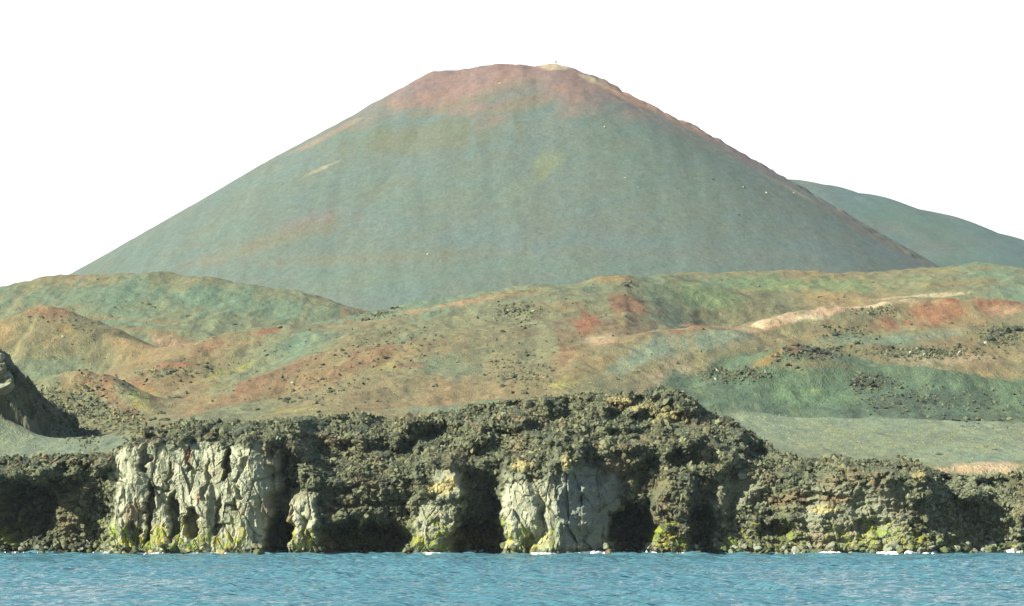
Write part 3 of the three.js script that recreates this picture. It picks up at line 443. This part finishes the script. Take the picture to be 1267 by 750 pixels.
{ // boulders along the waterline
  const r = rng(31), areas = [
    [0, 138, 30, 0.6, ['mid', 'dark', 'grey', 'moss'], 'LOOK below the low dark cliff', 'boulders below the low dark cliff'],
    [100, 160, 26, 0.55, ['grey', 'pale2', 'mid'], 'LOOK beside the pale fluted cliff', 'boulders beside the fluted cliff'],
    [160, 330, 22, 0.7, ['brown', 'ochre', 'moss', 'mid'], 'LOOK at the foot of the pale fluted cliff', 'boulders at the foot of the fluted cliff'],
    [395, 515, 12, 0.6, ['dark', 'mid'], 'LOOK in the mouth of the wide low sea cave', 'boulders in the wide sea cave'],
    [562, 640, 18, 0.6, ['mid', 'grey', 'moss'], 'LOOK in the dark recess beside the grey buttress', 'boulders beside the grey buttress'],
    [745, 812, 26, 0.7, ['mid', 'brown', 'grey'], 'LOOK inside the tall dark sea cave', 'boulders in the tall sea cave'],
    [860, 985, 40, 0.7, ['mid', 'grey', 'pale2', 'moss'], 'LOOK below the rubble slope by the slab cliff', 'boulders below the rubble slope'],
    [985, 1170, 34, 0.75, ['mid', 'moss', 'moss', 'grey'], 'LOOK under the layered slab cliff', 'boulders below the slab cliff'],
    [1170, 1275, 46, 0.7, ['mid', 'moss', 'grey', 'pale2'], 'LOOK on the open rubble shore beyond the slab cliff', 'boulders on the open rubble shore']];
  for (const [u0, u1, n, sz, cols, label, group] of areas) for (let k = 0; k < n; k++) {
    const u = mix(u0, u1, r()), s = fieldSurface(u, 676), size = sz * (0.55 + 0.9 * r() * r()); if (!s) continue; const out = r(), col = cols[(r() * cols.length) | 0];
    const look = (size > sz ? 'big ' : '') + { mid: 'olive', dark: 'dark', grey: 'grey', moss: 'mossy green', pale2: 'pale', brown: 'brown', ochre: 'ochre' }[col] + (out > 0.55 ? ' boulder in the wash' : ' boulder above water');
    rockThing('boulder', boulderShape[(r() * 8) | 0], rockColours[col], [s.p[0], size * 0.25 + (1 - out) * 1.3 - 0.25 * out * r(), s.p[2] + 0.2 + out * 3.4], size, r, label.replace('LOOK', look), 'boulder', group);
  }
  // talus of stones above the open shore
  const spots = [];
  for (let t = 0; t < 2600; t++) { const u = t % 3 ? 1140 + 140 * r() : t % 2 ? 885 + 80 * r() : 90 + 65 * r(), s = fieldSurface(u, 590 + 92 * r()); if (!s || s.pale > 0.4) continue; const size = 0.18 + 0.42 * r() * r(), c = mix3(ROCK.mid, r() < 0.3 ? ROCK.pale2 : ROCK.grey, r() * 0.8); spots.push([s.p[0], s.p[1] + size * 0.2, s.p[2] + size * 0.3, size, c]); }
  scatter('talus_rubble', boulderShape, spots, 'stuff', 'grey stones heaped on the slopes above the shore', 'rubble');
}
// ---------------------------------------------------------------- outcrops and stones on the hills
function onHill(u, v) { return groundAt(u, v, 475, 1005, hillHeight); }
{
  const r = rng(41);
  const OUT = [ // [u, v, size in pixels, group]
    [455, 396, 8, 0], [463, 391, 6, 0], [476, 387, 5, 0], [490, 381, 6, 0], [545, 375, 3, 0], [482, 412, 4, 0], [498, 425, 5, 0], [525, 420, 4, 0], [530, 427, 4, 0], [478, 443, 6, 0], [456, 438, 4, 0], [445, 450, 4, 0], [427, 438, 4, 0], [492, 448, 4, 0],
    [622, 411, 5, 1], [628, 387, 5, 1], [640, 383, 5, 1], [655, 380, 6, 1], [618, 390, 4, 1], [700, 370, 4, 1], [772, 353, 7, 1], [780, 350, 5, 1], [793, 373, 3, 1], [750, 390, 3, 1], [645, 450, 6, 1], [652, 440, 5, 1], [640, 466, 7, 1], [630, 470, 6, 1], [655, 462, 5, 1], [625, 478, 6, 1], [600, 465, 4, 1], [648, 487, 6, 1],
    [540, 478, 5, 2], [410, 485, 7, 2], [400, 470, 6, 2], [355, 496, 7, 2], [345, 494, 5, 2], [362, 498, 6, 2], [390, 500, 6, 2], [420, 465, 5, 2], [352, 457, 4, 2], [330, 440, 4, 2], [415, 440, 4, 2],
    [1020, 405, 6, 3], [1035, 414, 7, 3], [1048, 408, 6, 3], [1030, 432, 6, 3], [1060, 425, 6, 3], [1100, 430, 6, 3], [1108, 442, 6, 3], [1130, 435, 7, 3], [1140, 432, 6, 3], [1150, 433, 6, 3], [1165, 437, 8, 3], [1178, 439, 7, 3], [1185, 428, 6, 3], [1215, 428, 6, 3], [1225, 420, 8, 3], [1235, 414, 8, 3], [1245, 410, 8, 3], [1258, 408, 9, 3], [1230, 424, 7, 3], [1075, 388, 5, 3], [1090, 382, 5, 3], [1098, 378, 5, 3], [1128, 402, 3, 3], [1144, 403, 3, 3], [1178, 400, 4, 3], [1125, 390, 3, 3],
    [985, 427, 7, 4], [975, 432, 6, 4], [1000, 432, 8, 4], [1012, 434, 8, 4], [1022, 438, 7, 4], [960, 447, 5, 4], [975, 452, 5, 4], [985, 455, 5, 4], [990, 458, 4, 4], [935, 455, 5, 4], [915, 462, 6, 4], [900, 470, 5, 4], [925, 458, 5, 4], [1068, 472, 8, 4], [1075, 477, 9, 4], [1080, 468, 6, 4], [1055, 476, 6, 4], [1085, 466, 5, 4], [1110, 500, 6, 4], [1140, 497, 6, 4], [1090, 505, 6, 4],
    [1165, 519, 6, 5], [1180, 520, 7, 5], [1195, 519, 6, 5], [1210, 520, 7, 5], [1235, 520, 6, 5], [1250, 519, 6, 5], [1162, 563, 6, 5], [1220, 553, 4, 5], [1233, 557, 4, 5],
    [183, 377, 4, 6], [175, 375, 4, 6], [190, 380, 4, 6], [233, 391, 4, 6], [120, 346, 3, 6], [330, 353, 6, 6], [322, 351, 4, 6], [40, 346, 4, 6], [36, 392, 4, 6], [75, 392, 3, 6], [90, 403, 3, 6], [112, 410, 3, 6], [290, 402, 4, 6], [347, 405, 5, 6],
    [205, 463, 6, 7], [212, 460, 6, 7], [200, 466, 5, 7], [218, 459, 5, 7], [255, 455, 5, 7], [262, 460, 4, 7], [245, 452, 4, 7], [106, 458, 4, 7], [106, 480, 6, 7], [113, 484, 4, 7], [215, 492, 6, 7], [198, 512, 6, 7], [205, 520, 8, 7], [190, 520, 6, 7],
  ];
  const G = ['dark outcrop on the upper end of the brown ridge', 'dark outcrop on the brown hill around the red cinder scar', 'dark block on the brown slope above the flat lava rim', 'dark outcrop on the right slope below the long red band', 'dark jagged outcrop on the low green hill behind the ash plain', 'dark rock along the far edge of the ash plain', 'dark stone on the smooth green hill below the cone\'s long straight flank', 'dark outcrop around the small red topped mound'].map(s => s.replace('right slope', 'slope'));
  for (const [u, v, px, g] of OUT) {
    const p = onHill(u, v); if (!p) continue; const s = -p[2] / FOCAL * px * 0.85, root = add(new THREE.Group(), 'rock_outcrop'); root.position.set(...p); root.rotation.y = r() * 6.28;
    tag(root, (px < 4 ? 'small single ' : px < 6 ? 'twin lumped ' : px < 8 ? 'broken ' : 'large broken ') + G[g], 'outcrop', ['ridge outcrops', 'brown hill outcrops', 'lower slope blocks', 'red band outcrops', 'green hill outcrops', 'plain edge rocks', 'green hill stones', 'red mound outcrops'][g]);
    const n = px < 4 ? 1 : px < 6 ? 2 : 4;
    for (let k = 0; k < n; k++) { const m = new THREE.Mesh(blockShape[(r() * 6) | 0], rockColours[r() < 0.75 ? 'dark' : 'mid']), q = s * (k ? 0.45 + 0.3 * r() : 0.8); m.scale.set(q * 1.2, q * 0.8, q); m.rotation.set(r() * 0.5, r() * 6, r() * 0.5); if (k) m.position.set((r() - 0.5) * 2.4 * s, -0.1 * s, (r() - 0.5) * 1.6 * s); add(m, k ? 'side_block' : 'main_block', root); }
  }
  { // weathered stack standing before the shaded crag
    const root = add(new THREE.Group(), 'rock_stack'), b = at(1, 508, 553); root.position.set(b[0], hillHeight(b[0], b[2]), b[2]); tag(root, 'sunlit yellowish rock stack standing before the shaded crag', 'rock stack');
    [[0, 1.6, 0, 2.4], [-1.2, 4, 0.2, 2.1], [0.9, 4.4, -0.3, 1.5], [-0.6, 6.8, 0, 1.8], [-1, 9, -0.2, 1.5], [1.6, 2.4, 0.4, 1.4]].forEach((q, k) => { const m = new THREE.Mesh(blockShape[k % 6], rockColours[k % 2 ? 'mid' : 'grey']); m.position.set(q[0] * 0.8, q[1] * 0.72 - 0.6, q[2]); m.scale.setScalar(q[3]); m.rotation.y = k * 1.7; add(m, k ? 'upper_block' : 'base_block', root); });
  }
  // loose stones and tufts too small to count
  const spots = [], tuft = [];
  const clusters = [[645, 462, 30, 16, 320], [470, 389, 20, 5, 160], [640, 384, 22, 6, 160], [400, 480, 60, 25, 260], [480, 430, 60, 25, 220], [640, 390, 40, 15, 160], [1120, 436, 50, 7, 420], [1170, 438, 50, 7, 420], [1240, 414, 26, 9, 420], [1050, 412, 26, 8, 220], [1085, 386, 26, 5, 180], [1000, 436, 40, 8, 420], [915, 463, 34, 6, 300], [1075, 473, 22, 8, 300], [1110, 495, 50, 16, 420], [1230, 505, 60, 18, 240], [900, 466, 40, 8, 200], [220, 462, 45, 10, 200], [90, 405, 50, 20, 120], [120, 480, 50, 15, 140], [600, 420, 200, 50, 200], [300, 450, 150, 50, 200], [900, 370, 300, 25, 120], [1235, 418, 30, 12, 200]];
  const gauss = () => (r() + r() + r() - 1.5) * 1.3;
  for (const [u, v, ru, rv, n] of clusters) for (let k = 0; k < n; k++) { const p = onHill(u + gauss() * ru, v + gauss() * rv); if (!p) continue; const s = 0.14 + 0.5 * Math.pow(r(), 2.5); spots.push([p[0], p[1] + s * 0.15, p[2], s, mix3(ROCK.dark, r() < 0.04 ? ROCK.pale : ROCK.mid, r())]); }
  for (let k = 0; k < 900; k++) { const t = r(), p = onHill(62 + 115 * t + gauss() * 8, 492 + 40 * t + gauss() * 14); if (p) { const s = 0.2 + 0.5 * r() * r(); spots.push([p[0], p[1] + s * 0.2, p[2], s, mix3(ROCK.dark, r() < 0.4 ? ROCK.ochre : ROCK.mid, r() * 0.8)]); } }
  for (let k = 0; k < 700; k++) { const t = r(), p = onHill(mix(-10, 116, t) + gauss() * 10, mix(440, 540, t) + Math.abs(gauss()) * 22 - 2); if (p) { const s = 0.25 + 0.6 * r() * r(); spots.push([p[0], p[1] + s * 0.1, p[2], s, mix3(ROCK.dark, ROCK.mid, r())]); } }
  scatter('hillside_gravel', clinker, spots, 'stuff', 'small dark stones strewn over the foothills', 'gravel');
  const fields = [[1000, 540, 110, 16, 700, 'algae2'], [1160, 545, 110, 18, 900, 'algae2'], [70, 551, 90, 7, 240, 'moss'], [300, 465, 60, 30, 160, 'algae2'], [705, 470, 30, 10, 70, 'algae2'], [930, 516, 50, 4, 120, 'pale'], [910, 360, 90, 16, 160, 'algae2'], [880, 470, 40, 10, 80, 'algae2'], [380, 507, 40, 4, 60, 'algae2']];
  for (const [u, v, ru, rv, n, c] of fields) for (let k = 0; k < n; k++) { const p = onHill(u + gauss() * ru, v + gauss() * rv); if (!p) continue; const s = 0.08 + 0.16 * r() * r(); tuft.push([p[0], p[1], p[2], s, mix3(ROCK[c], r() < 0.4 ? ROCK.pale : ROCK.moss, r() * 0.7)]); }
  scatter('low_vegetation', clinker, tuft, 'stuff', 'tiny yellowish tufts dotted over the ash plains and slopes', 'vegetation');
}
{ // pale and dark stones on the cone
  const r = rng(51);
  for (const [u, v, px, c] of [[530, 315, 4, 'pale'], [618, 103, 3, 'pale'], [948, 239, 3.5, 'pale'], [982, 239, 3.5, 'pale'], [920, 232, 4, 'blue'], [790, 232, 4, 'blue'], [774, 220, 3, 'pale'], [914, 266, 3.5, 'dark'], [882, 222, 3.5, 'dark'], [748, 157, 3, 'pale'], [775, 108, 5, 'dark'], [960, 212, 4, 'dark']]) {
    const p = groundAt(u, v, 1000, 1400, coneHeight); if (p) rockThing('slope_rock', blockShape[(r() * 6) | 0], rockColours[c], p, px * 1290 / FOCAL * 0.45, r, c === 'pale' ? 'small pale rock lying alone on the cinder cone' : c === 'blue' ? 'small blue grey rock on the cone\'s flank' : 'small dark rock on the cone near its rough ridge', 'rock', c + ' rocks on the cone'); }
  const p = onHill(1049, 332); if (p) tag(rockThing('standing_rock', blockShape[2], rockColours.dark, [p[0], p[1] + 0.5, p[2]], 0.8, r, '', 'rock'), 'lone dark upright rock on the green bench below the cone', 'rock');
}

// ---------------------------------------------------------------- the person on the summit
{
  const p = at(688, 78.5, 1290), mc = new MarchingCubes(56, new THREE.MeshStandardMaterial(), false, false, 60000), half = 0.95;
  const bones = [[[0, 0.82, 0], [0, 1.36, 0], 0.15, 0.17], [[0, 1.38, 0], [0, 1.52, 0], 0.07, 0.06], [[0, 1.6, 0.01], [0, 1.66, 0.01], 0.1, 0.105], [[0, 0.84, 0], [0.09, 0.84, 0], 0.13, 0.11],
    ...[-1, 1].flatMap(s => [[[0.09 * s, 0.84, 0], [0.11 * s, 0.46, 0.02], 0.1, 0.07], [[0.11 * s, 0.46, 0.02], [0.12 * s, 0.09, -0.01], 0.068, 0.05], [[0.12 * s, 0.05, -0.02], [0.13 * s, 0.04, 0.13], 0.05, 0.04], [[0.17 * s, 1.36, 0], [0.26 * s, 1.1, 0.01], 0.065, 0.055], [[0.26 * s, 1.1, 0.01], [0.25 * s, 0.86, 0.08], 0.052, 0.042], [[0.25 * s, 0.84, 0.09], [0.24 * s, 0.74, 0.11], 0.045, 0.025]])];
  const n = mc.size; let k = 0;
  for (let z = 0; z < n; z++) for (let y = 0; y < n; y++) for (let x = 0; x < n; x++, k++) {
    const q = [(x / n * 2 - 1) * half, (y / n * 2 - 1) * half + half - 0.06, (z / n * 2 - 1) * half]; let e = 0;
    for (const [a, b, ra, rb] of bones) { const d = [b[0] - a[0], b[1] - a[1], b[2] - a[2]], w = [q[0] - a[0], q[1] - a[1], q[2] - a[2]], t = clamp((d[0] * w[0] + d[1] * w[1] + d[2] * w[2]) / (d[0] ** 2 + d[1] ** 2 + d[2] ** 2)); e += Math.exp(-32 * (Math.hypot(w[0] - d[0] * t, w[1] - d[1] * t, w[2] - d[2] * t) - mix(ra, rb, t))); }
    mc.field[k] = Math.log(e) / 32;
  }
  mc.isolation = 0; mc.update();
  const g = new THREE.BufferGeometry(), pos = mc.positionArray.slice(0, mc.count * 3), col = new Float32Array(mc.count * 3);
  for (let i = 0; i < mc.count; i++) { pos[i * 3] *= half; pos[i * 3 + 1] = pos[i * 3 + 1] * half + half - 0.06; pos[i * 3 + 2] *= half; const y = pos[i * 3 + 1], c = y > 1.62 ? lin('#2a211b') : y > 1.47 ? lin('#b98c6e') : y > 0.84 ? lin('#14171b') : lin('#1d2024'); col.set(c, i * 3); }
  g.setAttribute('position', new THREE.BufferAttribute(pos, 3)); g.setAttribute('normal', new THREE.BufferAttribute(mc.normalArray.slice(0, mc.count * 3), 3)); g.setAttribute('color', new THREE.BufferAttribute(col, 3));
  const m = add(new THREE.Mesh(g, new THREE.MeshStandardMaterial({ vertexColors: true, roughness: 0.9 })), 'person');
  m.position.set(p[0], coneHeight(p[0], p[2]), p[2]); tag(m, 'person in dark clothes standing on the cone\'s pale summit knoll', 'person');
}

// ---------------------------------------------------------------- the sea
{
  const r = rng(61), waves = [];
  for (let k = 0; k < 46; k++) { const L = 0.8 * Math.pow(8, r()), a = -0.12 + (r() + r() - 1) * 0.75, w = 2 * Math.PI / L; waves.push([Math.sin(a) * w, Math.cos(a) * w, 0.02 * Math.pow(L, 0.8), r() * 6.28, L]); }
  const height = (x, z) => { let h = 0; const gust = 0.75 + 0.5 * fbm(x / 30, z / 60, 2, 801); for (const w of waves) { const s = Math.sin(w[0] * x + w[1] * z + w[3]); h += w[2] * (1 - 2 * Math.pow(Math.abs(Math.cos((w[0] * x + w[1] * z + w[3]) / 2)), 1.3) + 0.2 * s); } return h * gust; };
  const cols = 520, rows = 560;
  const g = grid(cols, rows, (i, j) => { const d = 205 * Math.pow(466 / 205, j / (rows - 1)), x = (i / (cols - 1) - 0.5) * 2 * (d * 0.2 + 12); return [x, height(x, -d), -d]; });
  const N = 1024, ws = []; for (let k = 0; k < 60; k++) { const a = -0.12 + (r() + r() - 1) * 0.9, f = 8 + 60 * r() * r(); ws.push([Math.round(Math.sin(a) * f), Math.round(Math.cos(a) * f), 1 / Math.pow(f, 0.8), r() * 6.28]); }
  const tot = ws.reduce((s, w) => s + w[2], 0);
  const bump = tileTexture(N, (i, j) => { let h = 0; for (const w of ws) h += w[2] * (1 - Math.abs(Math.sin(Math.PI * (w[0] * i + w[1] * j) / N + w[3]))); return clamp(0.5 + (h / tot - 0.36) * 1.6); });
  const water = new THREE.MeshPhysicalMaterial({ color: new THREE.Color().setRGB(0.068, 0.16, 0.19), roughness: 0.06, ior: 1.33, bumpMap: scaled(bump, 10), bumpScale: 0.75 });
  const root = add(new THREE.Group(), 'sea'); root.userData = { kind: 'structure', label: 'choppy blue sea in front of the lava cliff', category: 'sea' };
  add(new THREE.Mesh(g, water), 'water_surface', root);
  const o = new THREE.PlaneGeometry(3600, 2600, 1, 1); o.rotateX(-Math.PI / 2); o.translate(0, -0.9, 600); { const uv = o.attributes.uv; for (let k = 0; k < uv.count; k++) uv.setXY(k, uv.getX(k) * 3600, uv.getY(k) * 2600); }
  add(new THREE.Mesh(o, water), 'open_water', root);
}
{ // foam of the wash along the rocks
  const white = new THREE.MeshStandardMaterial({ color: new THREE.Color().setRGB(0.8, 0.82, 0.8), roughness: 0.7 });
  for (const [u0, u1, w, hgt] of [[0, 22, 1.6, 0.25], [112, 150, 1.6, 0.22], [325, 352, 1.2, 0.2], [398, 420, 1, 0.14], [565, 625, 1.6, 0.22], [700, 770, 1.8, 0.3], [768, 812, 2.4, 0.4], [995, 1062, 1.6, 0.25], [1075, 1135, 2.6, 0.5], [1135, 1180, 2.2, 0.42], [1228, 1280, 2.8, 0.5], [25, 60, 0.7, 0.08], [165, 215, 0.7, 0.08], [240, 290, 0.7, 0.09], [425, 470, 0.6, 0.07], [515, 560, 0.8, 0.09], [640, 690, 0.8, 0.1], [820, 870, 0.8, 0.1], [885, 940, 0.9, 0.12], [950, 992, 0.9, 0.1], [1185, 1226, 1.2, 0.2]]) {
    const n = Math.round((u1 - u0) * 1.4), m = 14, dz = Math.max(...[0.1, 0.3, 0.5, 0.7, 0.9].map(t => (fieldSurface(mix(u0, u1, t), 681) ?? { p: [0, 0, -450] }).p[2]));
    const g = grid(n, m, (i, j) => { const u = mix(u0, u1, i / (n - 1)), x = CX(u), s = fieldSurface(u, 680), edge = Math.sin(Math.PI * i / (n - 1)), back = (s ? s.p[2] : -450) - 0.6, z = mix(back, back + 1 + (w + 1.2 * fbm(x / 1.6, 3, 2, 901)) * edge, j / (m - 1)), t = Math.sin(Math.PI * Math.min(1, j / (m - 1) * 1.02)); return [x, 0.02 + hgt * (t * edge * (0.55 + 0.8 * Math.abs(fbm(x / 0.8, z / 0.8, 3, 911)))) - (j === m - 1 || j === 0 ? 0.3 : 0) - 0.5 * smooth(-0.15, -0.4, fbm(x / 2.2, z / 3, 3, 921)), z]; });
    tag(add(new THREE.Mesh(g, white), 'sea_foam'), 'white foam washing the foot of the rocks', 'foam').userData.kind = 'stuff';
  }
}
renderer.render(scene, camera);
